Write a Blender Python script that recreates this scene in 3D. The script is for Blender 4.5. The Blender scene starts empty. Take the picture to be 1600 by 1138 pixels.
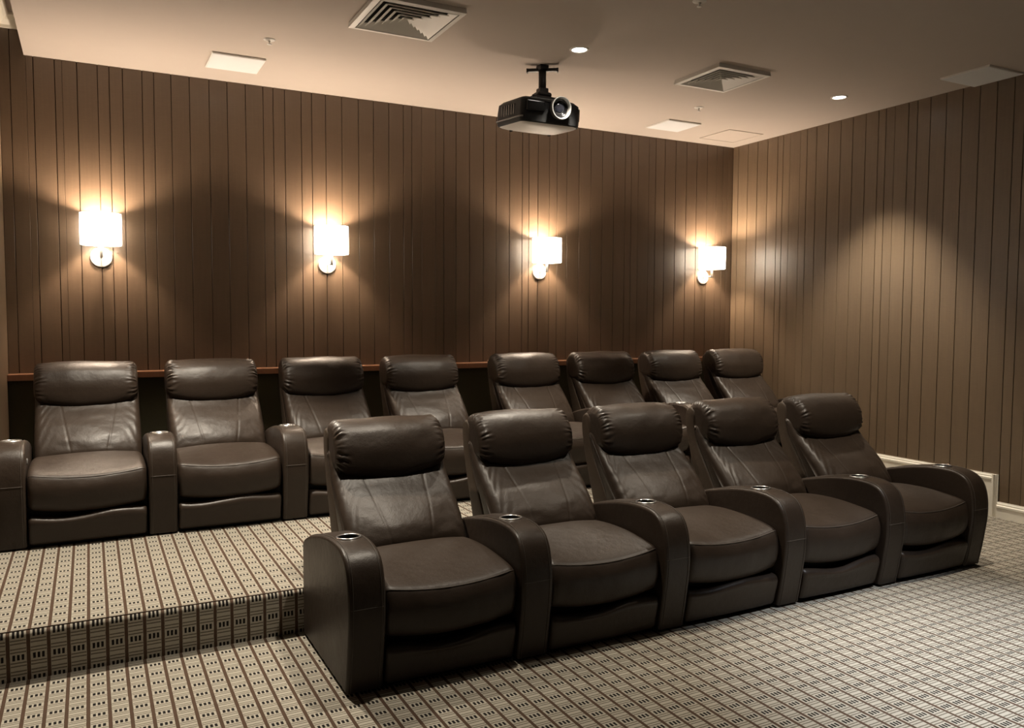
import bpy, bmesh, math, random
import numpy as np
from mathutils import Matrix, Vector, noise

random.seed(7)
scene = bpy.context.scene
COL = scene.collection
PI = math.pi

# ------------------------------------------------------------------ camera
H = 1.6
cd = bpy.data.cameras.new('camera')
cam = bpy.data.objects.new('camera', cd)
COL.objects.link(cam)
cd.sensor_fit = 'HORIZONTAL'
cd.sensor_width = 36.0
FPX = 1256.72
cd.lens = FPX / 1600 * 36
cd.shift_x = 14 / 1600
cd.clip_start = 0.05
def _axes():
    X = Vector((3231 - 786, 504 - 569, FPX)).normalized()
    Y = Vector((138 - 786, 492 - 569, FPX)).normalized()
    return X, Y, X.cross(Y)
_X, _Y, _Z = _axes()
m = Matrix.Identity(4)
for r, a in enumerate((_X, _Y, _Z)):
    m[r][0], m[r][1], m[r][2] = a.x, -a.y, -a.z
m[2][3] = H
cam.matrix_world = m
scene.camera = cam

# ------------------------------------------------------------------ world, exposure
w = bpy.data.worlds.new('world')
scene.world = w
w.use_nodes = True
w.node_tree.nodes['Background'].inputs[0].default_value = (0.01, 0.01, 0.012, 1)
w.node_tree.nodes['Background'].inputs[1].default_value = 0.2
vs = scene.view_settings
vs.view_transform = 'Standard'
vs.look = 'None'
vs.gamma = 1.0
vs.use_curve_mapping = False
vs.exposure = 0.0

# light strengths (the lamps themselves are built in their builders below)
SCONCE_W = 66.0
SCONCE_COL = (1.0, 0.79, 0.60)
SHADE_EMIT = 6.0
DL_WARM = (1.0, 0.89, 0.73)
DL_COOL = (0.88, 0.93, 1.0)

# ------------------------------------------------------------------ room numbers (metres; X right along the back wall, Y depth, Z up)
S = 0.9854
XR = 6.566 * S            # right wall
YB = 7.05 * S             # back wall
ZC = 1.6 + 1.924 * S      # ceiling
XL = -0.535               # left wall
YF = -2.6                 # front (screen) wall
PZ = 0.217                # seating platform height
PY = 4.01                 # platform front edge

# ------------------------------------------------------------------ material helpers
def new_mat(name):
    mt = bpy.data.materials.new(name)
    mt.use_nodes = True
    nt = mt.node_tree
    return mt, nt, nt.nodes['Principled BSDF']
class NB:
    def __init__(s, nt): s.nt = nt
    def node(s, t, **kw):
        n = s.nt.nodes.new(t)
        for k, v in kw.items(): setattr(n, k, v)
        return n
    def link(s, a, b): s.nt.links.new(a, b)
    def math(s, op, a, b=None, c=None, clamp=False):
        n = s.nt.nodes.new('ShaderNodeMath'); n.operation = op; n.use_clamp = clamp
        for i, v in enumerate((a, b, c)):
            if v is None: continue
            if isinstance(v, (int, float)): n.inputs[i].default_value = v
            else: s.nt.links.new(v, n.inputs[i])
        return n.outputs[0]
    def mix(s, fac, a, b, blend='MIX'):
        n = s.nt.nodes.new('ShaderNodeMix'); n.data_type = 'RGBA'; n.blend_type = blend
        for sock, v in ((n.inputs[0], fac), (n.inputs[6], a), (n.inputs[7], b)):
            if isinstance(v, (int, float)): sock.default_value = v
            elif isinstance(v, tuple): sock.default_value = (*v, 1) if len(v) == 3 else v
            else: s.nt.links.new(v, sock)
        return n.outputs[2]
def simple(name, col, rough=0.5, metal=0.0, spec=0.5, bump=None, var=0.06):
    mt, nt, p = new_mat(name); b = NB(nt)
    tc = b.node('ShaderNodeTexCoord')
    nz = b.node('ShaderNodeTexNoise'); nz.inputs['Scale'].default_value = 9.0; nz.inputs['Detail'].default_value = 4
    b.link(tc.outputs['Object'], nz.inputs['Vector'])
    f = b.math('MULTIPLY_ADD', nz.outputs['Fac'], var * 2, 1 - var)
    vm = b.node('ShaderNodeVectorMath', operation='SCALE'); vm.inputs[0].default_value = col
    b.link(f, vm.inputs['Scale']); b.link(vm.outputs[0], p.inputs['Base Color'])
    p.inputs['Roughness'].default_value = rough
    p.inputs['Metallic'].default_value = metal
    p.inputs['Specular IOR Level'].default_value = spec
    if bump:
        n2 = b.node('ShaderNodeTexNoise'); n2.inputs['Scale'].default_value = bump[0]
        b.link(tc.outputs['Object'], n2.inputs['Vector'])
        bp = b.node('ShaderNodeBump'); bp.inputs['Strength'].default_value = bump[1]; bp.inputs['Distance'].default_value = 0.002
        b.link(n2.outputs['Fac'], bp.inputs['Height']); b.link(bp.outputs[0], p.inputs['Normal'])
    return mt

def leather(name, col, rough=0.42):
    mt, nt, p = new_mat(name); b = NB(nt)
    tc = b.node('ShaderNodeTexCoord')
    n1 = b.node('ShaderNodeTexNoise'); n1.inputs['Scale'].default_value = 7; n1.inputs['Detail'].default_value = 5
    b.link(tc.outputs['Object'], n1.inputs['Vector'])
    c = b.mix(n1.outputs['Fac'], tuple(x * 0.82 for x in col), tuple(x * 1.2 for x in col))
    b.link(c, p.inputs['Base Color'])
    r = b.math('MULTIPLY_ADD', n1.outputs['Fac'], 0.16, rough - 0.08)
    b.link(r, p.inputs['Roughness'])
    p.inputs['Specular IOR Level'].default_value = 0.38
    v = b.node('ShaderNodeTexVoronoi'); v.inputs['Scale'].default_value = 260
    b.link(tc.outputs['Object'], v.inputs['Vector'])
    n2 = b.node('ShaderNodeTexNoise'); n2.inputs['Scale'].default_value = 24; n2.inputs['Detail'].default_value = 3
    b.link(tc.outputs['Object'], n2.inputs['Vector'])
    h = b.math('MULTIPLY_ADD', n2.outputs['Fac'], 1.6, b.math('MULTIPLY', v.outputs['Distance'], 0.25))
    bp = b.node('ShaderNodeBump'); bp.inputs['Strength'].default_value = 0.22; bp.inputs['Distance'].default_value = 0.006
    b.link(h, bp.inputs['Height']); b.link(bp.outputs[0], p.inputs['Normal'])
    return mt

def carpet(name, phx, phy, axis_y='Y', sign=1.0):
    """woven carpet: brown lengthwise stripes, cells of fine cross lines and a block of three dark pips"""
    mt, nt, p = new_mat(name); b = NB(nt)
    tc = b.node('ShaderNodeTexCoord'); sx = b.node('ShaderNodeSeparateXYZ')
    b.link(tc.outputs['Object'], sx.inputs[0])
    PX_, PY_ = 0.0777, 0.0996
    nw = b.node('ShaderNodeTexNoise'); nw.inputs['Scale'].default_value = 60; nw.inputs['Detail'].default_value = 2
    b.link(tc.outputs['Object'], nw.inputs['Vector'])
    wob = b.math('MULTIPLY_ADD', nw.outputs['Fac'], 0.003, -0.0015)
    X = b.math('ADD', sx.outputs['X'], wob); Y = b.math('ADD', sx.outputs[axis_y], wob)
    u = b.math('SUBTRACT', b.math('FRACT', b.math('ADD', b.math('MULTIPLY', b.math('SUBTRACT', X, phx), 1 / PX_), 0.5)), 0.5)   # 0 at the stripe
    v = b.math('SUBTRACT', b.math('FRACT', b.math('ADD', b.math('MULTIPLY', b.math('SUBTRACT', Y, phy), 1 / PY_), 0.5)), 0.5)   # 0 at the pip row
    au = b.math('ABSOLUTE', u); av = b.math('ABSOLUTE', v)
    stripe = b.math('LESS_THAN', au, 0.095)
    inblock = b.math('LESS_THAN', av, 0.21)
    # three pips, centred half a cell away from the stripe
    uc = b.math('SUBTRACT', b.math('FRACT', b.math('ADD', u, 1.0)), 0.5)          # 0 in the cell's middle
    pu = b.math('SUBTRACT', b.math('FRACT', b.math('ADD', b.math('MULTIPLY', uc, 1 / 0.222), 0.5)), 0.5)
    pip = b.math('MULTIPLY', b.math('LESS_THAN', b.math('ABSOLUTE', pu), 0.30), b.math('LESS_THAN', b.math('ABSOLUTE', uc), 0.33))
    pip = b.math('MULTIPLY', pip, b.math('LESS_THAN', av, 0.125))
    # fine cross lines in the rest of the cell
    vv = b.math('SUBTRACT', b.math('FRACT', b.math('MULTIPLY', b.math('SUBTRACT', av, 0.21), 1 / 0.145)), 0.0)
    line = b.math('MULTIPLY', b.math('LESS_THAN', vv, 0.40), b.math('SUBTRACT', 1.0, inblock))
    line = b.math('MULTIPLY', line, b.math('LESS_THAN', b.math('ABSOLUTE', uc), 0.39))
    n2 = b.node('ShaderNodeTexNoise'); n2.inputs['Scale'].default_value = 420; n2.inputs['Detail'].default_value = 2
    b.link(tc.outputs['Object'], n2.inputs['Vector'])
    n3 = b.node('ShaderNodeTexNoise'); n3.inputs['Scale'].default_value = 14; n3.inputs['Detail'].default_value = 3
    b.link(tc.outputs['Object'], n3.inputs['Vector'])
    c = b.mix(line, (0.37, 0.342, 0.285), (0.130, 0.111, 0.086))
    c = b.mix(stripe, c, b.mix(n3.outputs['Fac'], (0.065, 0.044, 0.029), (0.092, 0.055, 0.039)))
    c = b.mix(pip, c, (0.014, 0.012, 0.011))
    f = b.math('MULTIPLY_ADD', n2.outputs['Fac'], 0.5, 0.75)
    vm = b.node('ShaderNodeVectorMath', operation='SCALE'); b.link(c, vm.inputs[0]); b.link(f, vm.inputs['Scale'])
    b.link(vm.outputs[0], p.inputs['Base Color'])
    p.inputs['Roughness'].default_value = 0.95
    p.inputs['Specular IOR Level'].default_value = 0.1
    bp = b.node('ShaderNodeBump'); bp.inputs['Strength'].default_value = 0.35; bp.inputs['Distance'].default_value = 0.003
    b.link(n2.outputs['Fac'], bp.inputs['Height']); b.link(bp.outputs[0], p.inputs['Normal'])
    return mt

def plank_mat(name, col, rough):
    mt, nt, p = new_mat(name); b = NB(nt)
    tc = b.node('ShaderNodeTexCoord'); oi = b.node('ShaderNodeObjectInfo')
    mp = b.node('ShaderNodeMapping'); mp.inputs['Scale'].default_value = (60, 60, 2.5)
    b.link(tc.outputs['Object'], mp.inputs['Vector'])
    n1 = b.node('ShaderNodeTexNoise'); n1.inputs['Scale'].default_value = 1; n1.inputs['Detail'].default_value = 4
    b.link(mp.outputs[0], n1.inputs['Vector'])
    mp2 = b.node('ShaderNodeMapping'); mp2.inputs['Scale'].default_value = (20, 20, 240)
    b.link(tc.outputs['Object'], mp2.inputs['Vector'])
    n2 = b.node('ShaderNodeTexNoise'); n2.inputs['Scale'].default_value = 1; n2.inputs['Detail'].default_value = 2
    b.link(mp2.outputs[0], n2.inputs['Vector'])
    f = b.math('ADD', b.math('MULTIPLY', n1.outputs['Fac'], 0.3), b.math('MULTIPLY', n2.outputs['Fac'], 0.25))
    f = b.math('ADD', f, b.math('MULTIPLY_ADD', oi.outputs['Random'], 0.14, 0.655))
    vm = b.node('ShaderNodeVectorMath', operation='SCALE'); vm.inputs[0].default_value = col
    b.link(f, vm.inputs['Scale']); b.link(vm.outputs[0], p.inputs['Base Color'])
    p.inputs['Roughness'].default_value = rough
    p.inputs['Specular IOR Level'].default_value = 0.68
    bp = b.node('ShaderNodeBump'); bp.inputs['Strength'].default_value = 0.12; bp.inputs['Distance'].default_value = 0.001
    b.link(f, bp.inputs['Height']); b.link(bp.outputs[0], p.inputs['Normal'])
    return mt

def emit_mat(name, col, strength):
    mt, nt, p = new_mat(name)
    p.inputs['Base Color'].default_value = (0.8, 0.8, 0.8, 1)
    p.inputs['Emission Color'].default_value = (*col, 1)
    p.inputs['Emission Strength'].default_value = strength
    return mt

def shade_mat():
    mt, nt, p = new_mat('lampshade fabric'); b = NB(nt)
    out = nt.nodes['Material Output']
    tc = b.node('ShaderNodeTexCoord')
    wv = b.node('ShaderNodeTexNoise'); wv.inputs['Scale'].default_value = 300
    b.link(tc.outputs['Object'], wv.inputs['Vector'])
    c = b.mix(wv.outputs['Fac'], (0.82, 0.80, 0.76), (0.92, 0.90, 0.86))
    d = b.node('ShaderNodeBsdfDiffuse'); t = b.node('ShaderNodeBsdfTranslucent')
    b.link(c, d.inputs['Color']); b.link(c, t.inputs['Color'])
    ms = b.node('ShaderNodeMixShader'); ms.inputs[0].default_value = 0.32
    b.link(d.outputs[0], ms.inputs[1]); b.link(t.outputs[0], ms.inputs[2])
    e = b.node('ShaderNodeEmission'); e.inputs['Color'].default_value = (1.0, 0.90, 0.76, 1); e.inputs['Strength'].default_value = SHADE_EMIT
    ad = b.node('ShaderNodeAddShader')
    b.link(ms.outputs[0], ad.inputs[0]); b.link(e.outputs[0], ad.inputs[1])
    b.link(ad.outputs[0], out.inputs['Surface'])
    return mt

M = {}
M['leather'] = leather('dark brown leather', (0.031, 0.0210, 0.0148), 0.42)
M['leather_side'] = leather('brown leather side panel', (0.046, 0.031, 0.020), 0.55)
M['seam'] = simple('leather stitching', (0.06, 0.047, 0.037), 0.6)
M['base'] = simple('black frame cloth', (0.012, 0.011, 0.010), 0.9, spec=0.2)
M['chrome'] = simple('polished chrome', (0.75, 0.75, 0.76), 0.28, 1.0, var=0.02)
M['cup'] = simple('black cup liner', (0.006, 0.006, 0.006), 0.6, spec=0.2)
M['carpet_floor'] = carpet('patterned carpet, floor', -0.0377, 3.9255)
M['carpet_plat'] = carpet('patterned carpet, platform', -0.0315, 4.0843)
M['carpet_riser'] = carpet('patterned carpet, riser', -0.0345, 0.105, 'Z')
M['binding'] = simple('carpet edge binding', (0.06, 0.040, 0.028), 0.9, spec=0.1)
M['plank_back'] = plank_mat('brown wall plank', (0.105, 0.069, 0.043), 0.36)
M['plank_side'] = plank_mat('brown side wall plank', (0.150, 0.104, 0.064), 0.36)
M['groove'] = simple('dark wall backing', (0.030, 0.016, 0.010), 0.9, spec=0.1)
M['knee'] = simple('dark olive wall fabric', (0.050, 0.046, 0.028), 0.95, spec=0.1, bump=(300, 0.3))
M['ledge'] = plank_mat('reddish brown wood ledge', (0.27, 0.125, 0.066), 0.38)
M['ceiling'] = simple('beige ceiling paint', (0.50, 0.442, 0.392), 0.9, spec=0.1, var=0.02, bump=(90, 0.08))
M['trim'] = simple('cream white trim paint', (0.86, 0.82, 0.72), 0.45, var=0.02)
M['white'] = simple('white painted metal', (0.78, 0.76, 0.72), 0.5, var=0.02)
M['speaker_cloth'] = simple('white speaker grille', (0.72, 0.735, 0.745), 0.8, spec=0.2, bump=(900, 0.4), var=0.02)
M['void'] = simple('dark duct', (0.02, 0.018, 0.016), 0.9, spec=0.1)
M['steel'] = simple('pale satin nickel', (0.80, 0.78, 0.74), 0.38, 0.35, var=0.03)
M['proj_body'] = simple('charcoal plastic', (0.022, 0.023, 0.025), 0.6, spec=0.3, var=0.05)
M['proj_black'] = simple('gloss black plastic', (0.006, 0.006, 0.007), 0.15)
M['proj_under'] = simple('pale grey plastic underside', (0.72, 0.70, 0.67), 0.5, spec=0.3, var=0.04)
M['silver'] = simple('silver plastic', (0.20, 0.20, 0.195), 0.45, 0.2)
M['mount'] = simple('black mount steel', (0.012, 0.010, 0.010), 0.45)
M['glass'] = simple('dark lens glass', (0.012, 0.013, 0.018), 0.05, spec=0.8)
M['front_wall'] = simple('dark brown front wall', (0.05, 0.036, 0.027), 0.9, spec=0.1)
M['shade'] = shade_mat()
M['bulb'] = emit_mat('warm bulb', (1.0, 0.72, 0.45), 30)
M['dl_warm'] = emit_mat('downlight lens', (1.0, 0.93, 0.84), 14)

# ------------------------------------------------------------------ object helpers
def link_mesh(name, me, mat, parent=None, smooth=True):
    if mat is not None and not me.materials: me.materials.append(mat)
    if smooth:
        me.polygons.foreach_set('use_smooth', [True] * len(me.polygons))
    o = bpy.data.objects.new(name, me); COL.objects.link(o)
    if parent: o.parent = parent
    return o
def from_bm(name, bm, mat, parent=None, smooth=False):
    bmesh.ops.recalc_face_normals(bm, faces=bm.faces)
    me = bpy.data.meshes.new(name); bm.to_mesh(me); bm.free()
    return link_mesh(name, me, mat, parent, smooth)
def empty(name, loc, label, cat, group=None, rz=0.0):
    o = bpy.data.objects.new(name, None); COL.objects.link(o)
    o.empty_display_size = 0.1
    o.location = loc; o.rotation_euler = (0, 0, rz)
    o['label'] = label; o['category'] = cat
    if group: o['group'] = group
    return o
def struct(o, label=None):
    o['kind'] = 'structure'
    if label: o['label'] = label
    return o
def box_bm(x0, x1, y0, y1, z0, z1, bevel=0.0, seg=2, bm=None):
    bm = bm or bmesh.new()
    vs_ = bmesh.ops.create_cube(bm, size=1)['verts']
    for v in vs_:
        v.co = Vector(((x0 + x1) / 2 + v.co.x * (x1 - x0), (y0 + y1) / 2 + v.co.y * (y1 - y0), (z0 + z1) / 2 + v.co.z * (z1 - z0)))
    if bevel > 0:
        es = {e for v in vs_ for e in v.link_edges}
        bmesh.ops.bevel(bm, geom=list(es), offset=bevel, segments=seg, affect='EDGES', profile=0.5)
    return bm
def box(name, x0, x1, y0, y1, z0, z1, mat, parent=None, bevel=0.0, seg=2):
    return from_bm(name, box_bm(x0, x1, y0, y1, z0, z1, bevel, seg), mat, parent, False)
def lathe_mesh(name, prof, n=40, axis='Z'):
    """revolve (r, h) points; closed when first and last r are 0"""
    vs_, fs = [], []
    for r, h in prof:
        for k in range(n):
            a = 2 * PI * k / n
            p = (r * math.cos(a), r * math.sin(a), h)
            if axis == 'Y': p = (p[0], -p[2], p[1])
            vs_.append(p)
    for i in range(len(prof) - 1):
        for k in range(n):
            k2 = (k + 1) % n
            fs.append((i * n + k, i * n + k2, (i + 1) * n + k2, (i + 1) * n + k))
    me = bpy.data.meshes.new(name); me.from_pydata(vs_, [], fs)
    bm = bmesh.new(); bm.from_mesh(me)
    bmesh.ops.remove_doubles(bm, verts=bm.verts, dist=1e-6)
    bmesh.ops.recalc_face_normals(bm, faces=bm.faces)
    bm.to_mesh(me); bm.free()
    return me
def sharp(me, deg=35):
    """smooth shading with the sharp edges kept"""
    bm = bmesh.new(); bm.from_mesh(me)
    lim = math.radians(deg)
    for e in bm.edges:
        if len(e.link_faces) == 2 and e.calc_face_angle(0) > lim: e.smooth = False
    for f in bm.faces: f.smooth = True
    bm.to_mesh(me); bm.free()
def tube_mesh(name, pts, r, n=6, closed=False):
    pts = [Vector(p) for p in pts]; vs_, fs = [], []
    N = len(pts)
    up = Vector((0.13, 0.2, 0.97)).normalized()
    for i, p in enumerate(pts):
        a = pts[(i - 1) % N] if closed or i > 0 else p
        c = pts[(i + 1) % N] if closed or i < N - 1 else p
        t = (c - a).normalized()
        s = t.cross(up)
        if s.length < 1e-3: s = t.cross(Vector((1, 0, 0)))
        s.normalize(); q = s.cross(t)
        for k in range(n):
            an = 2 * PI * k / n
            vs_.append(p + (s * math.cos(an) + q * math.sin(an)) * r)
    for i in range(N if closed else N - 1):
        j = (i + 1) % N
        for k in range(n):
            k2 = (k + 1) % n
            fs.append((i * n + k, i * n + k2, j * n + k2, j * n + k))
    if not closed:
        fs.append(tuple(range(n))[::-1]); fs.append(tuple((N - 1) * n + k for k in range(n)))
    me = bpy.data.meshes.new(name); me.from_pydata([tuple(v) for v in vs_], [], fs); me.update()
    return me
def catmull(pts, per=12, closed=True):
    P = [np.array(p, float) for p in pts]; n = len(P); out = []
    for i in range(n if closed else n - 1):
        g = (lambda k: P[k % n]) if closed else (lambda k: P[min(max(k, 0), n - 1)])
        p0, p1, p2, p3 = g(i - 1), g(i), g(i + 1), g(i + 2)
        for k in range(per):
            t = k / per
            out.append(0.5 * (2 * p1 + (p2 - p0) * t + (2 * p0 - 5 * p1 + 4 * p2 - p3) * t * t + (3 * p1 - p0 - 3 * p2 + p3) * t ** 3))
    if not closed: out.append(P[-1])
    return np.array(out)
def resample(poly, N, closed=True):
    P = np.vstack([poly, poly[:1]]) if closed else poly
    d = np.r_[0, np.cumsum(np.linalg.norm(np.diff(P, axis=0), axis=1))]
    s = np.linspace(0, d[-1], N + 1)[:-1] if closed else np.linspace(0, d[-1], N)
    return np.c_[np.interp(s, d, P[:, 0]), np.interp(s, d, P[:, 1])]
def loft(name, prof, x0, x1, r, nu=60, warp=None, ends=6):
    """cushion: a closed (y, z) profile swept along x with rounded ends; warp(x, u, i, y, z, inset) -> dx, dy, dz"""
    N = len(prof)
    tang = np.roll(prof, -1, 0) - np.roll(prof, 1, 0)
    tang /= np.linalg.norm(tang, axis=1)[:, None] + 1e-9
    area = 0.5 * np.sum(prof[:, 0] * np.roll(prof[:, 1], -1) - np.roll(prof[:, 0], -1) * prof[:, 1])
    nin = np.c_[-tang[:, 1], tang[:, 0]] * (1 if area > 0 else -1)
    st = []
    for k in range(ends + 1):
        a = PI / 2 * (1 - k / ends)
        st.append((x0 + r * (1 - math.sin(a)), r * (1 - math.cos(a))))
    for x in np.linspace(x0 + r, x1 - r, nu)[1:-1]: st.append((x, 0.0))
    for k in range(ends + 1):
        a = PI / 2 * (k / ends)
        st.append((x1 - r * (1 - math.sin(a)), r * (1 - math.cos(a))))
    vs_, fs = [], []
    xc, hw = (x0 + x1) / 2, (x1 - x0) / 2
    for x, ins in st:
        q = prof + nin * ins
        for i in range(N):
            y, z = q[i]
            d = warp(x, (x - xc) / hw, i, y, z, ins) if warp else (0, 0, 0)
            vs_.append((x + d[0], y + d[1], z + d[2]))
    U = len(st)
    for a in range(U - 1):
        for i in range(N):
            j = (i + 1) % N
            fs.append((a * N + i, a * N + j, (a + 1) * N + j, (a + 1) * N + i))
    fs.append(tuple(range(N))[::-1]); fs.append(tuple((U - 1) * N + i for i in range(N)))
    me = bpy.data.meshes.new(name); me.from_pydata(vs_, [], fs)
    bm = bmesh.new(); bm.from_mesh(me)
    bmesh.ops.triangulate(bm, faces=[f for f in bm.faces if len(f.verts) > 4])
    bmesh.ops.recalc_face_normals(bm, faces=bm.faces)
    bm.to_mesh(me); bm.free()
    return me
def sstep(a, b, x):
    t = min(max((x - a) / (b - a), 0.0), 1.0)
    return t * t * (3 - 2 * t)

# ------------------------------------------------------------------ room shell
fl = struct(box('floor', XL - 0.1, XR + 0.1, YF - 0.1, YB + 0.1, -0.1, 0.0, M['carpet_floor']), 'patterned beige and brown woven carpet floor')
# platform for the rear row: flat carpeted top, rounded nosing, riser
pb = bmesh.new()
nose = [(PY + 0.022, PZ)] + [(PY + 0.022 - 0.022 * math.sin(a), PZ - 0.022 + 0.022 * math.cos(a)) for a in [PI / 2 * k / 6 for k in range(1, 7)]]
def strip(bm, pts, x0, x1):
    a = [bm.verts.new((x0, y, z)) for y, z in pts]; c = [bm.verts.new((x1, y, z)) for y, z in pts]
    for i in range(len(pts) - 1): bm.faces.new((a[i], a[i + 1], c[i + 1], c[i]))
strip(pb, [(YB, PZ), (PY + 0.022, PZ)], XL, XR)
pl = struct(from_bm('floor_platform', pb, M['carpet_plat']), 'raised carpeted platform carrying the rear row of recliners')
rb = bmesh.new(); strip(rb, nose + [(PY, 0.0)], XL, XR)
rs = from_bm('riser', rb, M['carpet_riser'], pl, True)
link_mesh('edge_binding', tube_mesh('edge_binding', [(XL, PY + 0.019, PZ + 0.0005), (XR, PY + 0.019, PZ + 0.0005)], 0.0035, 6), M['binding'], pl)

# ceiling: main slab ends short of the left wall, a higher slot with a crown runs along that wall
CE = -0.376
ZU = ZC + 0.27
ceil = struct(box('ceiling', CE, XR + 0.1, YF - 0.1, YB + 0.1, ZC, ZC + 0.26, M['ceiling']), 'plain beige painted ceiling')
box('upper_ceiling', XL - 0.1, CE + 0.05, YF - 0.1, YB + 0.1, ZU, ZU + 0.06, M['ceiling'], ceil)
# crown in the slot
def crown(name, p0, p1, inward, ztop):
    prof = [(0.0, -0.095), (0.012, -0.095), (0.016, -0.075), (0.045, -0.045), (0.055, -0.028), (0.075, -0.016), (0.075, 0.0), (0.0, 0.0)]
    bm = bmesh.new()
    d = Vector((inward[0], inward[1], 0))
    A = [bm.verts.new(Vector((*p0, ztop)) + d * a + Vector((0, 0, b))) for a, b in prof]
    B = [bm.verts.new(Vector((*p1, ztop)) + d * a + Vector((0, 0, b))) for a, b in prof]
    for i in range(len(prof)):
        j = (i + 1) % len(prof); bm.faces.new((A[i], A[j], B[j], B[i]))
    bm.faces.new(A); bm.faces.new(B[::-1])
    return struct(from_bm(name, bm, M['trim']))
crown('trim_1', (XL, YB), (CE + 0.04, YB), (0, -1), ZU)['label'] = 'white crown moulding at the end of the ceiling slot'
crown('trim_2', (XL, YF), (XL, YB), (1, 0), ZU)['label'] = 'white crown moulding along the left wall'

# back wall of vertical planks
BX = [-0.473, -0.371, -0.324, -0.184, -0.135, -0.035, 0.105, 0.186, 0.28, 0.419, 0.504, 0.631, 0.769, 0.919, 1.06, 1.206, 1.349, 1.432, 1.528, 1.668,
      1.759, 1.88, 2.024, 2.175, 2.314, 2.459, 2.597, 2.68, 2.776, 2.914, 2.997, 3.122, 3.264, 3.412, 3.549, 3.695, 3.837, 3.912, 4.016, 4.147, 4.238,
      4.353, 4.5, 4.642, 4.785, 4.929, 5.073, 5.152, 5.241, 5.382, 5.473, 5.597, 5.745, 5.895, 6.04, 6.189, 6.325, 6.418, 6.493]
WEAK = {-0.371, -0.135, 2.776, 2.914, 5.241, 5.382, 6.493}
LZ = 1.6 - 0.452 * S * 0.983          # ledge top
wb = struct(box('wall_back', XL - 0.1, XR + 0.1, YB + 0.012, YB + 0.1, 0, ZU, M['groove']), 'brown back wall of vertical planks of mixed widths')
def planks(parent, edges, weak, axis, wallpos, z0, z1f, mat, th=0.012):
    for i in range(len(edges) - 1):
        a, c = edges[i], edges[i + 1]
        ga = 0.0010 if a in weak else 0.0026
        gc = 0.0010 if c in weak else 0.0026
        a2, c2 = a * S + ga, c * S - gc
        mid = (a2 + c2) / 2; hw = (c2 - a2) / 2
        z1 = z1f(mid) if callable(z1f) else z1f
        zz0 = z0(mid) if callable(z0) else z0
        ch = 0.001
        bm = bmesh.new()
        prof = [(-hw, 0.0), (-hw, th - ch), (-hw + ch, th), (hw - ch, th), (hw, th - ch), (hw, 0.0)]
        lo, hi = [], []
        for p_, t in prof:
            lo.append(bm.verts.new((p_, -t, zz0) if axis == 'X' else (-t, p_, zz0)))
            hi.append(bm.verts.new((p_, -t, z1) if axis == 'X' else (-t, p_, z1)))
        for k in range(len(prof)):
            j = (k + 1) % len(prof)
            bm.faces.new((lo[k], lo[j], hi[j], hi[k]))
        bm.faces.new(lo); bm.faces.new(hi[::-1])
        o = from_bm('plank', bm, mat, parent)
        o.location = (mid, wallpos, 0) if axis == 'X' else (wallpos, mid, 0)
edges = [XL / S] + BX + [XR / S]
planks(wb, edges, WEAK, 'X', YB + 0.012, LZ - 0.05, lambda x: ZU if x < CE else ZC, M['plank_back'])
# lower knee wall with a wooden ledge
KY = YB - 0.10
LZ = 1.6 - 0.452 * (KY - 0.02) / 7.05
box('knee_wall', XL, XR, KY, YB + 0.012, PZ, LZ - 0.045, M['knee'], wb)
lg = struct(box('trim_3', XL, XR, KY - 0.025, YB, LZ - 0.048, LZ, M['ledge'], None, 0.004), 'reddish brown wooden ledge behind the rear recliners')

# right wall of planks
RY = [6.964, 6.817, 6.672, 6.524, 6.381, 6.305, 6.211, 6.076, 5.987, 5.867, 5.722, 5.574, 5.434, 5.289, 5.152, 5.073, 4.98, 4.844, 4.756, 4.632, 4.486,
      4.341, 4.194, 4.052, 3.915, 3.833, 3.742, 3.604, 3.516, 3.39, 3.245, 3.1, 2.954, 2.812]
RW = {6.211, 6.076, 4.98, 3.742}
wr = struct(box('wall_right', XR + 0.012, XR + 0.1, YF - 0.1, YB + 0.1, 0, ZC + 0.1, M['groove']), 'brown right side wall of vertical planks')
redges = [YB / S] + RY
redges = [2.0] + redges[::-1]
BSTEP = 3.86
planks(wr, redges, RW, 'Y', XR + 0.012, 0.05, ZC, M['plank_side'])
box('plain_panel', XR, XR + 0.012, YF, 2.0 * S, 0.0, ZC, M['plank_side'], wr)
# stepped white skirting on the right wall
def skirt(name, y0, y1, z0, z1):
    bm = bmesh.new()
    prof = [(0, z0), (0.018, z0), (0.018, z1 - 0.05), (0.024, z1 - 0.044), (0.024, z1 - 0.03), (0.014, z1 - 0.024), (0.014, z1 - 0.014), (0.008, z1 - 0.005), (0.008, z1), (0, z1)]
    A = [bm.verts.new((XR - a, y0, b)) for a, b in prof]; B = [bm.verts.new((XR - a, y1, b)) for a, b in prof]
    for i in range(len(prof)):
        j = (i + 1) % len(prof); bm.faces.new((A[i], A[j], B[j], B[i]))
    bm.faces.new(A); bm.faces.new(B[::-1])
    return from_bm(name, bm, M['trim'])
bb = struct(skirt('baseboard_right', YF, BSTEP, 0.0, 0.128), 'cream white moulded skirting along the right wall')
sk2 = skirt('upper_skirting', BSTEP + 0.05, YB, PZ * 0 + 0.0, 0.345); sk2.parent = bb
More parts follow.
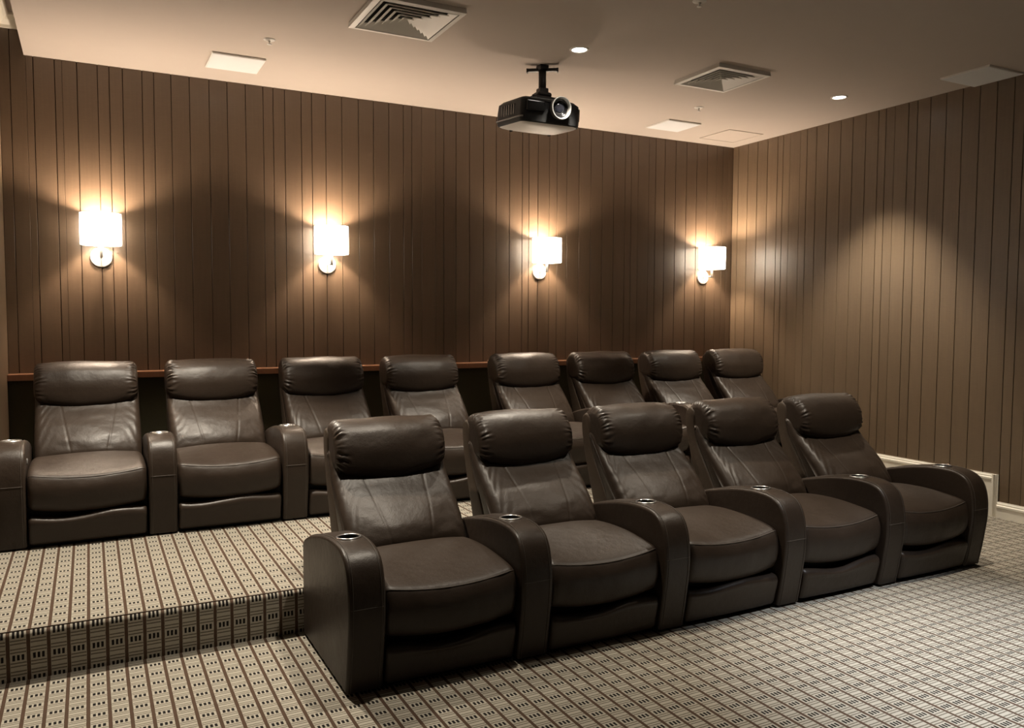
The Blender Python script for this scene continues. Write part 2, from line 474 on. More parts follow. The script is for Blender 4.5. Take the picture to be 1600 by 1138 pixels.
# vertical return where the skirting steps up
vb = bmesh.new()
prof = [(0, 0), (0.018, 0), (0.018, 0.05), (0.024, 0.044), (0.024, 0.03), (0.014, 0.024), (0.014, 0.014), (0.008, 0.005), (0.008, 0.0)]
prof = [(0.0, BSTEP), (0.008, BSTEP), (0.008, BSTEP + 0.005), (0.014, BSTEP + 0.014), (0.014, BSTEP + 0.024), (0.024, BSTEP + 0.03), (0.024, BSTEP + 0.044), (0.018, BSTEP + 0.05), (0.0, BSTEP + 0.05)]
def zt(y): return 0.345 - 0.0
A = [vb.verts.new((XR - a, y, 0.0)) for a, y in prof]
B = [vb.verts.new((XR - a, y, 0.345 - (0.05 - min(0.05, max(0.0, 0.05 - (y - BSTEP))) ) * 0.0)) for a, y in prof]
for i in range(len(prof)):
    j = (i + 1) % len(prof); vb.faces.new((A[i], A[j], B[j], B[i]))
vb.faces.new(A); vb.faces.new(B[::-1])
from_bm('skirting_return', vb, M['trim'], bb)

# left and front walls
wl = struct(box('wall_left', XL - 0.1, XL, YF - 0.1, YB + 0.1, 0, ZU + 0.06, M['plank_side']), 'brown left side wall')
wf = struct(box('wall_front', XL - 0.1, XR + 0.1, YF - 0.1, YF, 0, ZU + 0.06, M['front_wall']), 'dark front wall')

# ------------------------------------------------------------------ recliner meshes (local: x across from the left arm, y back from the front, z up)
AW, PITCH = 0.163, 0.804
OX, OY = 0.402, 0.45
def sh(p): return (p[0] - OX, p[1] - OY, p[2])
def shift_mesh(me):
    me.transform(Matrix.Translation((-OX, -OY, 0))); return me

ARM_TOP = [(0.052, 0.012), (0.034, 0.10), (0.018, 0.20), (0.004, 0.30), (0.000, 0.375), (0.006, 0.46), (0.028, 0.535), (0.066, 0.583), (0.12, 0.607), (0.19, 0.616), (0.27, 0.615),
           (0.36, 0.606), (0.47, 0.587), (0.60, 0.556), (0.70, 0.524), (0.77, 0.496)]
arm_curve = catmull(ARM_TOP, 5, closed=False)
def arm_profile():
    tail = [(0.785, 0.485), (0.80, 0.465), (0.80, 0.40), (0.80, 0.30), (0.80, 0.20), (0.80, 0.10), (0.80, 0.025), (0.79, 0.012)] + [(x, 0.012) for x in (0.65, 0.5, 0.35, 0.2, 0.1)]
    return np.vstack([arm_curve, np.array(tail)])
CUPY, CUPZ = 0.272, 0.615
def make_arm():
    me = loft('armrest', arm_profile(), 0, AW, 0.014, nu=8, ends=5,
              warp=lambda x, u, i, y, z, ins: (0, 0, 0.005 * (1 - u * u) if z > 0.4 else 0))
    sharp(me, 50)
    o = bpy.data.objects.new('tmp', me); COL.objects.link(o)
    cme = lathe_mesh('tmpc', [(0, -0.075), (0.047, -0.075), (0.047, 0.06), (0, 0.06)], 40)
    c = bpy.data.objects.new('tmpc', cme); COL.objects.link(c); c.location = (AW / 2, CUPY, CUPZ)
    md = o.modifiers.new('b', 'BOOLEAN'); md.object = c; md.operation = 'DIFFERENCE'; md.solver = 'EXACT'
    dg = bpy.context.evaluated_depsgraph_get(); dg.update()
    res = bpy.data.meshes.new_from_object(o.evaluated_get(dg))
    bpy.data.objects.remove(o); bpy.data.objects.remove(c)
    sharp(res, 40)
    res.materials.clear(); res.name = 'armrest'
    return shift_mesh(res)
def surf_z(y):
    c = arm_curve[arm_curve[:, 1] > 0.55]
    return float(np.interp(y, c[:, 0], c[:, 1]))
def arm_offset(inset_x):
    """points along the arm's upper edge for the stitched seams"""
    t = np.gradient(arm_curve, axis=0); t /= np.linalg.norm(t, axis=1)[:, None]
    n = np.c_[-t[:, 1], t[:, 0]]
    return [(inset_x, y + n[i][0] * 0.0006, z + n[i][1] * 0.0006 + (0.0025 if z > 0.4 else 0)) for i, (y, z) in enumerate(arm_curve)]
me_arm = make_arm()
me_seamL = shift_mesh(tube_mesh('seam', arm_offset(0.020), 0.0019, 5))
me_seamR = shift_mesh(tube_mesh('seam', arm_offset(AW - 0.020), 0.0019, 5))
fy = float(np.interp(0.385, arm_curve[:40, 1], arm_curve[:40, 0]))
me_seamF = shift_mesh(tube_mesh('seam', [(x, fy - 0.0006, 0.385) for x in np.linspace(0.012, AW - 0.012, 6)], 0.0018, 5))
slope = math.atan2(surf_z(CUPY + 0.03) - surf_z(CUPY - 0.03), 0.06)
me_ring = lathe_mesh('cup_ring', [(0.0472, 0.0005), (0.0478, 0.003), (0.049, 0.005), (0.052, 0.0062), (0.0562, 0.0045), (0.0575, -0.002), (0.0575, -0.006)], 40)
me_ring.transform(Matrix.Translation((AW / 2 - OX, CUPY - OY, CUPZ + 0.004)) @ Matrix.Rotation(slope, 4, 'X')); 
me_cup = lathe_mesh('cup_liner', [(0.0475, 0.0045), (0.0462, 0.002), (0.0455, -0.01), (0.043, -0.068), (0.040, -0.072), (0, -0.072)], 36)
me_cup.transform(Matrix.Translation((AW / 2 - OX, CUPY - OY, CUPZ)))
me_btn = lathe_mesh('recline_button', [(0, 0.006), (0.010, 0.005), (0.013, 0.002), (0.0135, -0.002)], 20)
me_btn.transform(Matrix.Translation((AW - OX, 0.20 - OY, 0.50)) @ Matrix.Rotation(PI / 2, 4, 'Y') @ Matrix.Diagonal((1.6, 1, 1, 1)))

SX0, SX1 = AW + 0.003, PITCH - 0.003
seat_prof = resample(catmull([(0.66, 0.44), (0.5, 0.468), (0.3, 0.478), (0.15, 0.470), (0.07, 0.457), (0.040, 0.440), (0.022, 0.40), (0.014, 0.355), (0.018, 0.30), (0.036, 0.255), (0.08, 0.232),
                              (0.3, 0.235), (0.5, 0.25), (0.65, 0.30), (0.69, 0.38)], 10), 110)
def seat_variant(seed):
    off = Vector((seed * 7.3, seed * 3.1, seed))
    def wp(x, u, i, y, z, ins):
        front = 1 - sstep(0.05, 0.50, y)
        mid = max(0.0, 1 - u * u)
        dz = -0.030 * mid * front * sstep(0.30, 0.45, z) + 0.020 * mid * (1 - front) * sstep(0.40, 0.46, z)
        if z < 0.36: dz -= 0.030 * mid * (1 - sstep(0.24, 0.36, z)) * front
        dy = -0.016 * mid * front
        n = noise.noise(Vector((x * 5, y * 5, z * 5)) + off)
        dz += 0.004 * n * sstep(0.44, 0.46, z)
        # shallow crease just under the seam
        if z < 0.44: dy += 0.003 * noise.noise(Vector((x * 14, 2, z * 9)) + off) * (1 - sstep(0.05, 0.1, y))
        return (0, dy, dz)
    me = loft('seat', seat_prof, SX0, SX1, 0.035, nu=40, warp=wp, ends=6)
    # piping seam along the front edge
    pts = []
    for x in np.linspace(SX0 + 0.012, SX1 - 0.012, 32):
        u = (x - (SX0 + SX1) / 2) / ((SX1 - SX0) / 2)
        e = max(0.0, abs(u) - 0.9) * 0.10
        y, z = 0.0415, 0.4405
        d = wp(x, u, 0, y, z, 0)
        pts.append((x, y + d[1] + e - 0.0012, z + d[2] - e + 0.001))
    return shift_mesh(me), shift_mesh(tube_mesh('seam', pts, 0.003, 6))

foot_prof = resample(catmull([(0.048, 0.030), (0.034, 0.08), (0.020, 0.14), (0.018, 0.180), (0.032, 0.208), (0.065, 0.216), (0.10, 0.20), (0.105, 0.14), (0.10, 0.05), (0.075, 0.025)], 8), 60)
def foot_variant(seed):
    def wp(x, u, i, y, z, ins):
        t = sstep(0.12, 0.22, z)
        return (0, -0.020 * (1 - u * u) * (0.4 + 0.6 * t), t * (-0.018 + 0.020 * math.sin((u + seed * 0.4) * 2.4) * (1 - u * u)) - 0.012 * t * (1 - abs(u)))
    return shift_mesh(loft('footrest', foot_prof, SX0 + 0.004, SX1 - 0.004, 0.02, nu=28, warp=wp, ends=4))

back_prof = resample(catmull([(0.545, 0.40), (0.562, 0.47), (0.605, 0.545), (0.67, 0.625), (0.735, 0.69), (0.795, 0.745), (0.845, 0.795), (0.885, 0.85), (0.93, 0.90), (0.98, 0.90),
                              (0.97, 0.82), (0.91, 0.72), (0.83, 0.60), (0.76, 0.48), (0.70, 0.39), (0.62, 0.36)], 9), 120)
BX0, BX1 = AW + 0.006, PITCH - 0.006
def back_variant(seed):
    off = Vector((seed * 5.7, 11.3 * seed, 2.2))
    def wp(x, u, i, y, z, ins):
        mid = max(0.0, 1 - u * u)
        fr = 1.0 if y < 0.62 + (z - 0.4) * 0.75 else 0.0       # the front side of the pad
        dy = 0; dz = 0
        if fr:
            k = sstep(0.40, 0.50, z)
            lum = math.exp(-((z - 0.56) / 0.13) ** 2)
            dy -= (0.034 * lum + 0.012) * mid * k
            dy += 0.010 * math.exp(-((z - 0.745) / 0.05) ** 2) * mid
            # three panels: two seams that lean outwards towards the top
            us = 0.33 + 0.22 * (z - 0.48) / 0.33
            g = math.exp(-((abs(u) - us) / 0.020) ** 2)
            dy += 0.0026 * g
            # gathers fanning in from both edges
            e = sstep(0.55, 0.98, abs(u))
            ph = 48 * (z - (1 - abs(u)) * 0.45) + 5 * noise.noise(Vector((x * 5, z * 5, 1)) + off)
            dy += 0.0030 * e * math.sin(ph * 2.1) * sstep(0.44, 0.52, z) * (0.5 + 0.9 * abs(noise.noise(Vector((u, z * 9, 5)) + off)))
            # soft wrinkles
            q = noise.noise(Vector((x * 9, 0, z * 26)) + off)
            q2 = noise.noise(Vector((x * 4 + z * 6, 3, z * 8 - x * 4)) + off)
            dy += 0.004 * q * (1 - e) + 0.004 * q2
        if abs(u) > 0.86: dz += 0
        return (0, dy, dz)
    return shift_mesh(loft('backrest', back_prof, BX0, BX1, 0.040, nu=110, warp=wp, ends=7))
HX0, HX1 = AW + 0.016, PITCH - 0.016
head_prof = resample(catmull([(0.850, 0.805), (0.820, 0.820), (0.806, 0.850), (0.806, 0.895), (0.820, 0.945), (0.850, 0.995), (0.895, 1.032), (0.945, 1.048), (0.995, 1.040), (1.035, 1.010),
                              (1.050, 0.960), (1.045, 0.890), (1.010, 0.830), (0.95, 0.80), (0.90, 0.797)], 10), 170)
def head_variant(seed):
    off = Vector((seed * 2.7, 1.3 * seed, 7))
    N = len(head_prof)
    cy, cz = 0.925, 0.925
    def wp(x, u, i, y, z, ins):
        mid = max(0.0, 1 - u * u)
        low = 1 - sstep(0.80, 0.90, z)
        dz = 0.012 * mid * sstep(0.93, 1.04, z) - 0.056 * mid * low
        dy = -0.020 * mid * (1 - sstep(0.84, 0.95, y))
        th = i / N * 2 * PI
        edge = min(x - HX0, HX1 - x)
        e = 1 - sstep(0.0, 0.085 + 0.03 * noise.noise(Vector((math.cos(th) * 2, math.sin(th) * 2, 9)) + off), edge)
        wob = 2.2 * noise.noise(Vector((math.cos(th) * 1.5, math.sin(th) * 1.5, u * 2)) + off)
        q = noise.noise(Vector((math.cos(th) * 4, math.sin(th) * 4, edge * 14)) + off)
        q2 = noise.noise(Vector((math.cos(th) * 2.2, math.sin(th) * 2.2, 4 + u)) + off)
        pl_ = math.sin(th * 25 + 4.2 * q + 75 * edge * math.sin(th * 2 + seed)) * (0.45 + 1.1 * q2)
        amp = 0.0115 * e * sstep(-0.001, 0.02, edge)
        ry, rz = y - cy, z - cz
        L = math.hypot(ry, rz) + 1e-6
        n1 = noise.noise(Vector((x * 8, y * 10, z * 10)) + off)
        a = amp * pl_ + 0.0045 * n1
        return (0, dy + ry / L * a, dz + rz / L * a)
    return shift_mesh(loft('headrest', head_prof, HX0, HX1, 0.045, nu=64, warp=wp, ends=10))
shell_prof = resample(catmull([(0.60, 0.30), (0.72, 0.45), (0.83, 0.62), (0.92, 0.76), (0.955, 0.88), (0.96, 0.98), (1.0, 1.01), (1.045, 0.99), (1.055, 0.92), (1.03, 0.80), (0.985, 0.66), (0.92, 0.48), (0.86, 0.33), (0.82, 0.255), (0.70, 0.25)], 6), 60)
me_shell = shift_mesh(loft('back_shell', shell_prof, AW + 0.010, PITCH - 0.010, 0.016, nu=6, ends=3))
sharp(me_shell, 50)
me_base = box_bm(AW - OX, PITCH - 0.001 - OX, 0.085 - OY, 0.79 - OY, 0.0, 0.245)
_b = bpy.data.meshes.new('base_frame'); me_base.to_mesh(_b); me_base.free(); me_base = _b
VAR = []
for s_ in range(3):
    st_, sm_ = seat_variant(s_ + 1)
    VAR.append(dict(seat=st_, seat_seam=sm_, foot=foot_variant(s_ * 1.0 - 1.0), back=back_variant(s_ + 1), head=head_variant(s_ + 1)))

def add_arm(root, dx):
    a = link_mesh('armrest', me_arm, M['leather'], root, False); a.location = (dx, 0, 0)
    for me in (me_seamL, me_seamR, me_seamF): link_mesh('seam', me, M['seam'], a)
    c = link_mesh('cup_holder', me_ring, M['chrome'], a); c['label'] = 'chrome ring of the cup holder'
    link_mesh('cup_liner', me_cup, M['cup'], a)
    link_mesh('recline_button', me_btn, M['silver'], a)
def recliner(x, y, z, rz, label, group, v, right_arm=False):
    r = empty('recliner', (x, y, z), label, 'recliner', group, rz)
    V = VAR[v % 3]
    link_mesh('base_frame', me_base, M['base'], r, False)
    s = link_mesh('seat', V['seat'], M['leather'], r)
    link_mesh('seam', V['seat_seam'], M['seam'], s)
    link_mesh('footrest', V['foot'], M['leather'], r)
    link_mesh('back_shell', me_shell, M['leather_side'], r, False)
    link_mesh('backrest', V['back'], M['leather'], r)
    link_mesh('headrest', V['head'], M['leather'], r)
    add_arm(r, 0.0)
    if right_arm: add_arm(r, PITCH)
    return r

# front row on the floor: turned very slightly, five seats
ang = math.radians(-1.2)
ca, sa = math.cos(ang), math.sin(ang)
FX, FY = 0.922, 3.166
front_labels = [
    'brown leather recliner in front row, leftmost, its outer arm beside bare carpet',
    'brown leather recliner in front row, second from the left end',
    'brown leather recliner in the middle of the five front seats',
    'brown leather recliner in front row, second from the right end',
    'brown leather recliner in front row at the skirting end, with arms both sides']
for i in range(5):
    lx, ly = i * PITCH + OX, OY
    recliner(FX + lx, FY + (lx - OX) * sa + ly, 0.0, 0.0, front_labels[i], 'front row of recliners', i, i == 4)
# rear row on the platform: two runs of four
rear_labels = [
    'brown leather recliner in rear row, leftmost, against the left wall',
    'brown leather recliner in rear row, second from the left wall',
    'brown leather recliner in rear row, third from the left wall',
    'brown leather recliner in rear row, fourth from the left, before the wider gap',
    'brown leather recliner in rear row, fifth from the left, just past the wider gap',
    'brown leather recliner in rear row, third from the right end',
    'brown leather recliner in rear row, second from the right end',
    'brown leather recliner in rear row, rightmost, by the corner of the room']
RX, RYF = -0.517, 5.368
xs = [RX + i * 0.824 for i in range(4)] + [RX + 3 * 0.824 + 0.997 + i * 0.820 for i in range(4)]
for i, x in enumerate(xs):
    r = recliner(x + OX * 1.022, RYF + OY + (0.0 if i < 4 else -0.02), PZ, 0.0, rear_labels[i], 'rear row of recliners', i + 1, i in (3, 7))
    r.scale = (1.018, 1, 1)
    for c in r.children:
        if c.name.split('.')[0] in ('backrest', 'headrest', 'back_shell'):
            hd = c.name.startswith('headrest')
            k = 1.03 if hd else 1.0
            dx = (0.004 if hd else 0.009) if i < 4 else ((0.0 if hd else 0.005) if i < 7 else 0.0)
            c.scale = (k, 1, 1); c.location.x = dx + (1 - k) * ((AW + PITCH) / 2 - OX)

# ------------------------------------------------------------------ wall sconces
me_plate = lathe_mesh('back_plate', [(0, 0.020), (0.066, 0.020), (0.073, 0.017), (0.077, 0.010), (0.077, 0.0), (0, 0.0)], 48, 'Y'); sharp(me_plate, 30)
SD, SR = 0.155, 0.142
SZ0, SZ1 = 2.128 - 2.045, 2.362 - 2.045
me_shade = lathe_mesh('lamp_shade', [(SR, SZ0), (SR + 0.001, (SZ0 + SZ1) / 2), (SR, SZ1), (SR - 0.003, SZ1), (SR - 0.003, SZ0), (SR, SZ0)], 64); sharp(me_shade, 40)
me_arm_s = tube_mesh('arm', [(0, -0.015, 0), (0, -SD, 0)], 0.008, 12)
me_stem = tube_mesh('stem', [(0, -SD, -0.012), (0, -SD, SZ1 - 0.14)], 0.012, 14)
me_bulb = lathe_mesh('bulb', [(0, SZ1 - 0.055), (0.014, SZ1 - 0.06), (0.02, SZ1 - 0.075), (0.018, SZ1 - 0.095), (0.012, SZ1 - 0.115), (0, SZ1 - 0.118)], 20)
for me in (me_shade, me_bulb): me.transform(Matrix.Translation((0, -SD, 0)))
def ring_pts(r, z, n=48): return [(r * math.cos(2 * PI * k / n), -SD + r * math.sin(2 * PI * k / n), z) for k in range(n)]
me_rim1 = tube_mesh('rim', ring_pts(SR, SZ0), 0.0022, 6, True); me_rim2 = tube_mesh('rim', ring_pts(SR, SZ1), 0.0022, 6, True)
me_spider = [tube_mesh('shade_spoke', [(0, -SD, SZ0 + 0.03), (SR * math.cos(a), -SD + SR * math.sin(a), SZ0 + 0.012)], 0.002, 6) for a in (PI / 2, PI / 2 + 2.094, PI / 2 - 2.094)]
sc_labels = ['white drum wall sconce above the leftmost rear recliner, nearest the left wall', 'white drum wall sconce above the second gap, second from the left wall',
             'white drum wall sconce below and right of the projector', 'white drum wall sconce nearest the right corner of the room']
sc_labels[1] = 'white drum wall sconce second from the left wall, above the third rear recliner'
for i, x in enumerate((0.100 * S, 1.881 * S, 4.031 * S, 6.142 * S)):
    z = 1.6 + 0.447 * S
    s = empty('wall_sconce', (x, YB, z), sc_labels[i], 'wall lamp', 'wall sconces on the back wall')
    link_mesh('back_plate', me_plate, M['steel'], s, False)
    link_mesh('arm', me_arm_s, M['steel'], s); link_mesh('stem', me_stem, M['steel'], s)
    sd = link_mesh('lamp_shade', me_shade, M['shade'], s, False); sd['label'] = 'glowing white fabric drum shade'
    link_mesh('rim', me_rim1, M['white'], sd); link_mesh('rim', me_rim2, M['white'], sd)
    for me in me_spider: link_mesh('shade_spoke', me, M['steel'], sd)
    L = bpy.data.lights.new('sconce_light', 'POINT'); L.energy = SCONCE_W; L.color = SCONCE_COL; L.shadow_soft_size = 0.035
    lo = bpy.data.objects.new('sconce_light', L); COL.objects.link(lo); lo.parent = s; lo.location = (0, -SD, SZ1 - 0.075)

# ------------------------------------------------------------------ recessed downlights
me_dtrim = lathe_mesh('trim_ring', [(0.052, 0.004), (0.052, -0.003), (0.056, -0.006), (0.066, -0.005), (0.070, 0.0), (0.07, 0.004)], 40)
me_dlens = lathe_mesh('lens', [(0.0, -0.001), (0.053, -0.001), (0.053, 0.003), (0, 0.003)], 36)
def downlight(x, y, watts, col, label, spread=76, blend=0.6):
    d = empty('downlight', (x, y, ZC), label, 'downlight', 'recessed ceiling downlights')
    link_mesh('trim_ring', me_dtrim, M['white'], d); link_mesh('lens', me_dlens, M['dl_warm'], d)
    L = bpy.data.lights.new('downlight_lamp', 'SPOT'); L.energy = watts; L.color = col; L.shadow_soft_size = 0.045
    L.spot_size = math.radians(spread); L.spot_blend = blend
    o = bpy.data.objects.new('downlight_lamp', L); COL.objects.link(o); o.parent = d; o.location = (0, 0, -0.02)
DY = 5.02 * S
downlight(3.194 * S, DY, 420, DL_WARM, 'lit round recessed downlight in the ceiling beside the projector pole')
downlight(5.879 * S, DY, 420, DL_WARM, 'lit round recessed downlight in the ceiling near the right wall')
downlight(0.50 * S, DY, 640, DL_WARM, 'lit round recessed downlight above the leftmost rear recliners')
downlight(3.8 * S, 2.0, 850, DL_COOL, 'lit round recessed downlight over the open floor before the front row', 52, 1.0)
for x, y, lb in ((1.75, 3.4, 'lit round recessed downlight over the front row, nearer the left wall'), (4.3, 2.95, 'lit round recessed downlight over the front row, nearer the right wall')):
    downlight(x * S, y, 270, DL_WARM, lb, 90, 1.0)

# ------------------------------------------------------------------ ceiling fittings
def vent(cx, cy, size, label):
    D = 0.035
    v = empty('ceiling_vent', (cx, cy, ZC), label, 'vent', 'square ceiling air vents')
    h = size / 2
    def frustum(name, a0, z0, a1, z1, t, mat):
        # square ring blade from half-size a0 at z0 (low, outer) to a1 at z1 (inner, high)
        bm = bmesh.new()
        def sq(a, z): return [bm.verts.new((sx * a, sy * a, z)) for sx, sy in ((-1, -1), (1, -1), (1, 1), (-1, 1))]
        A, B, C2, D2 = sq(a0, z0), sq(a1, z1), sq(a1, z1 + t), sq(a0, z0 + t)
        for P, Q in ((A, B), (B, C2), (C2, D2), (D2, A)):
            for k in range(4):
                j = (k + 1) % 4; bm.faces.new((P[k], P[j], Q[j], Q[k]))
        return from_bm(name, bm, mat, v)
    frustum('frame', h, -D + 0.004, h - 0.035, -D, 0.003, M['white'])
    frustum('frame_side', h, -D + 0.004, h - 0.004, 0.0, 0.002, M['white'])
    box('duct_plate', -h + 0.01, h - 0.01, -h + 0.01, h - 0.01, -0.004, -0.001, M['void'], v)
    n = 6
    for k in range(n):
        a = (h - 0.04) * (1 - k / n) - 0.003
        frustum('louver', a, -D + 0.001, max(a - (h - 0.04) / n * 0.86, 0.004), -D + 0.025, 0.004, M['white'])
    return v
vent(1.86 * S, 4.99 * S, 0.59 * S, 'white square louvred air vent in the ceiling left of the projector')
vent(4.55 * S, 5.035 * S, 0.53 * S, 'white square louvred air vent in the ceiling right of the projector')
def speaker(cx, cy, w_, d_, label):
    s = empty('ceiling_speaker', (cx, cy, ZC), label, 'speaker', 'square white ceiling speakers')
    box('grille', -w_ / 2 + 0.006, w_ / 2 - 0.006, -d_ / 2 + 0.006, d_ / 2 - 0.006, -0.016, -0.002, M['speaker_cloth'], s, 0.003)
    bm = bmesh.new()
    for x0, x1, y0, y1 in ((-w_ / 2, w_ / 2, -d_ / 2, -d_ / 2 + 0.008), (-w_ / 2, w_ / 2, d_ / 2 - 0.008, d_ / 2), (-w_ / 2, -w_ / 2 + 0.008, -d_ / 2 + 0.008, d_ / 2 - 0.008), (w_ / 2 - 0.008, w_ / 2, -d_ / 2 + 0.008, d_ / 2 - 0.008)):
        box_bm(x0, x1, y0, y1, -0.013, 0.0, bm=bm)
    from_bm('frame', bm, M['white'], s)
speaker(1.04 * S, 6.49 * S, 0.385 * S, 0.385 * S, 'white square speaker grille in the ceiling left of the projector, above the back wall')
speaker(5.265 * S, 6.51 * S, 0.40 * S, 0.365 * S, 'white square speaker grille in the ceiling behind the right vent')
speaker(6.345 * S, 4.05 * S, 0.44 * S, 0.40 * S, 'white square speaker grille in the ceiling beside the right wall')
# flush access hatch, a hairline of shadow round it
ap = empty('access_panel', (6.12 * S, 6.61 * S, ZC), 'flush beige access hatch in the ceiling at the right back corner', 'hatch')
box('hatch_panel', -0.222, 0.222, -0.212, 0.212, -0.004, 0.002, M['ceiling'], ap)
bm = bmesh.new()
for x0, x1, y0, y1 in ((-0.232, 0.232, -0.224, -0.219), (-0.232, 0.232, 0.219, 0.224), (-0.232, -0.227, -0.219, 0.219), (0.227, 0.232, -0.219, 0.219)):
    box_bm(x0, x1, y0, y1, -0.005, 0.001, bm=bm)
from_bm('hatch_frame', bm, M['ceiling'], ap)
# fire sprinklers
me_esc = lathe_mesh('escutcheon', [(0, -0.010), (0.016, -0.010), (0.030, -0.006), (0.042, -0.001), (0.042, 0.002)], 28)
me_sst = lathe_mesh('sprinkler_body', [(0.009, -0.005), (0.009, -0.016), (0.004, -0.018), (0.004, -0.030), (0, -0.030)], 14)
me_sdf = lathe_mesh('deflector', [(0, -0.030), (0.016, -0.030), (0.016, -0.033), (0, -0.034)], 18)
for x, y, lb in ((1.17, 5.857, 'small white fire sprinkler in the ceiling near the left speaker'), (5.034, 5.865, 'small white fire sprinkler in the ceiling by the right vent'),
                 (3.36, 3.925, 'small white fire sprinkler in the ceiling before the projector')):
    s = empty('sprinkler', (x * S, y * S, ZC), lb, 'sprinkler', 'ceiling fire sprinklers')
    link_mesh('escutcheon', me_esc, M['white'], s); link_mesh('sprinkler_body', me_sst, M['steel'], s); link_mesh('deflector', me_sdf, M['steel'], s)

# ------------------------------------------------------------------ projector on its ceiling mount
PXC, PYF, PZB, PZT = 3.145 * S, 5.29 * S, 1.6 + 1.437 * S, 1.6 + 1.635 * S
PW, PD = 0.545 * S, 0.43 * S
pj = empty('projector', (PXC, PYF + PD / 2, ZC), 'dark projector with silver lens ring hanging from a black ceiling pole', 'projector')
z0, z1 = PZB - ZC, PZT - ZC
def plan(grow=0.0, n=10):
    """outline of the body seen from above: rounded corners, front bowed"""
    pts = []
    hw, hd = PW / 2 + grow, PD / 2 + grow
    r = [0.03, 0.10, 0.06, 0.05]          # front-left, front-right, back-right, back-left
    for (cx, cy, a0, rr) in ((-hw, -hd, PI, r[0]), (hw, -hd, 1.5 * PI, r[1]), (hw, hd, 0, r[2]), (-hw, hd, 0.5 * PI, r[3])):
        ox = cx + (rr if cx < 0 else -rr); oy = cy + (rr if cy < 0 else -rr)
        for k in range(n + 1):
            a = a0 + PI / 2 * k / n
            x, y = ox + rr * math.cos(a), oy + rr * math.sin(a)
            pts.append((x, y))
    return pts
def layers(name, lv, mat, parent):
    bm = bmesh.new(); rings = []
    for grow, z, bow in lv:
        ring = []
        for x, y in plan(grow):
            q = 1 - (x / (PW / 2)) ** 2
            ring.append(bm.verts.new((x, y - (0.018 * q if y < 0 else 0), z + bow * max(0, q) * max(0, 1 - (y / (PD / 2)) ** 2))))
        rings.append(ring)
    n = len(rings[0])
    for a, c in zip(rings, rings[1:]):
        for k in range(n):
            j = (k + 1) % n; bm.faces.new((a[k], a[j], c[j], c[k]))
    bm.faces.new(rings[0][::-1]); bm.faces.new(rings[-1])
    bmesh.ops.triangulate(bm, faces=[f for f in bm.faces if len(f.verts) > 4])
    o = from_bm(name, bm, mat, parent, False); sharp(o.data, 30); return o
bd = layers('body', [(-0.010, z0 + 0.008, 0), (-0.002, z0 + 0.016, 0), (0, z0 + 0.036, 0), (0.0, z0 + 0.10, 0), (-0.006, z1 - 0.03, 0), (-0.03, z1 - 0.008, 0.0), (-0.10, z1, 0.004)], M['proj_body'], pj)
layers('underside', [(-0.12, z0 - 0.014, -0.010), (-0.06, z0 - 0.008, -0.006), (-0.026, z0 + 0.001, -0.002), (-0.011, z0 + 0.010, 0)], M['proj_under'], pj)['label'] = 'pale grey underside'
# silver edge line along the left side and the front
pp = plan(0.002)
lp = [(x, y - (0.018 * (1 - (x / (PW / 2)) ** 2) if y < 0 else 0), z0 + 0.044) for x, y in pp]
k0 = len(pp)
side = [(x, y, z) for x, y, z in lp if x < -PW / 2 + 0.015]
side.sort(key=lambda p: p[1])
link_mesh('side_strip', tube_mesh('side_strip', side, 0.006, 8), M['silver'], pj)
ft = [(x, -PD / 2 - 0.018 * (1 - (x / (PW / 2)) ** 2) + 0.006, z1 - 0.016) for x in np.linspace(-PW / 2 + 0.03, 0.0, 10)]
link_mesh('front_strip', tube_mesh('front_strip', ft, 0.005, 8), M['silver'], pj)
# dark window on the front left, vents on the side
box('sensor_window', -PW / 2 + 0.035, -0.085, -PD / 2 - 0.020, -PD / 2 + 0.01, z0 + 0.085, z1 - 0.036, M['proj_black'], pj, 0.006)
for k in range(6):
    box('side_vent', -PW / 2 - 0.002, -PW / 2 + 0.006, -0.10 + k * 0.038, -0.084 + k * 0.038, z0 + 0.07, z1 - 0.05, M['proj_black'], pj)
for k in range(5):
    y = -PD / 2 + 0.07
    b_ = box('front_vent', -0.004, 0.004, -0.006, 0.006, z0 + 0.06, z1 - 0.05, M['proj_black'], pj)
    a = math.radians(20 + 12 * k)
    b_.location = (PW / 2 - 0.10 + 0.099 * math.sin(a), -PD / 2 + 0.10 - 0.101 * math.cos(a), 0); b_.rotation_euler = (0, 0, a)
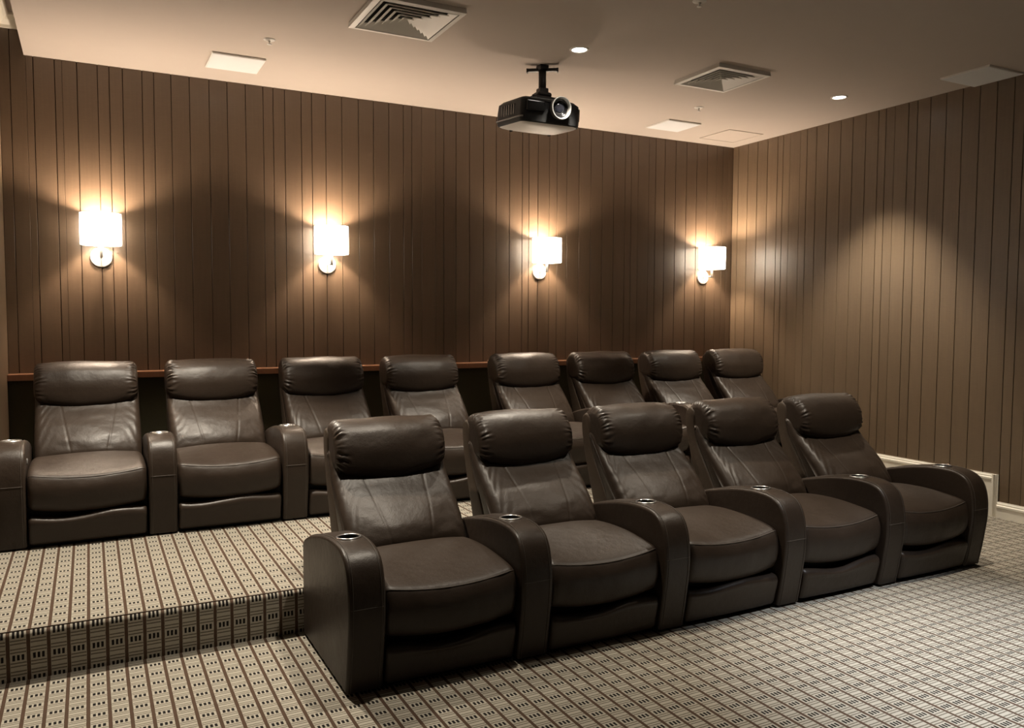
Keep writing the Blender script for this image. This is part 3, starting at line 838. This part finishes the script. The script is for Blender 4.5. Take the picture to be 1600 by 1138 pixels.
# lens
lens_x, lens_z = 3.185 * S - PXC, 1.6 + 1.562 * S - ZC
me_lr = lathe_mesh('lens_ring', [(0.070, -0.01), (0.080, 0.0), (0.084, 0.030), (0.082, 0.040), (0.077, 0.042), (0.074, 0.036), (0.066, 0.012), (0.060, 0.008)], 48, 'Y')
me_lb = lathe_mesh('lens_barrel', [(0.0605, 0.02), (0.052, 0.010), (0.046, 0.012), (0.044, 0.004), (0.0, 0.004)], 48, 'Y')
me_lg = lathe_mesh('lens_glass', [(0.045, 0.006), (0.036, 0.014), (0.022, 0.019), (0.0, 0.021)], 40, 'Y')
for nm, me, mt in (('lens_ring', me_lr, M['silver']), ('lens_barrel', me_lb, M['proj_black']), ('lens_glass', me_lg, M['glass'])):
    o = link_mesh(nm, me, mt, pj); o.location = (lens_x, -PD / 2 - 0.016, lens_z)
for sx in (-1, 1):
    ft_ = link_mesh('foot', lathe_mesh('foot', [(0, -0.022), (0.012, -0.022), (0.014, -0.012), (0.014, 0.01)], 16), M['proj_black'], pj); ft_.location = (sx * 0.17, 0.13, z0)
# mount
mx, my = 3.148 * S - PXC, 5.47 * S - (PYF + PD / 2)
mo = link_mesh('mount_pole', tube_mesh('mount_pole', [(mx, my, z1 + 0.06), (mx, my, -0.004)], 0.029, 20), M['mount'], pj)
box('mount_collar', mx - 0.036, mx + 0.036, my - 0.036, my + 0.036, -0.035, 0.0, M['mount'], pj, 0.004)
st = from_bm('strut', box_bm(-0.115, 0.115, -0.016, 0.016, -0.045, -0.022, 0.003), M['mount'], pj); st.location = (mx, my, 0); st.rotation_euler = (0, 0, math.radians(-33))
for sx in (-1, 1):
    e_ = from_bm('strut_end', box_bm(sx * 0.115 - 0.006, sx * 0.115 + 0.006, -0.018, 0.018, -0.052, -0.022), M['mount'], pj); e_.location = (mx, my, 0); e_.rotation_euler = (0, 0, math.radians(-33))
bmk = bmesh.new()
box_bm(mx - 0.115, mx + 0.115, my - 0.07, my + 0.07, z1 - 0.002, z1 + 0.045, 0.016, bm=bmk)
box_bm(mx - 0.062, mx + 0.062, my - 0.05, my + 0.05, z1 + 0.040, z1 + 0.085, 0.020, bm=bmk)
box_bm(mx - 0.036, mx + 0.036, my - 0.036, my + 0.036, z1 + 0.075, z1 + 0.115, 0.008, bm=bmk)
from_bm('mount_bracket', bmk, M['mount'], pj)
for sx, sy in ((-1, -1), (1, -1), (1, 1), (-1, 1)):
    link_mesh('mount_leg', tube_mesh('mount_leg', [(mx + sx * 0.06, my + sy * 0.04, z1 + 0.03), (mx + sx * 0.13, my + sy * 0.09, z1 + 0.026), (mx + sx * 0.135, my + sy * 0.095, z1 - 0.002)], 0.010, 10), M['mount'], pj)

# the body hangs tipped a little towards the screen
piv = Vector((0, -PD / 2, z1))
tip = Matrix.Translation(piv) @ Matrix.Rotation(math.radians(4.5), 4, 'X') @ Matrix.Translation(-piv)
for c in pj.children:
    if not c.name.startswith(('mount', 'strut')): c.matrix_basis = tip @ c.matrix_basis
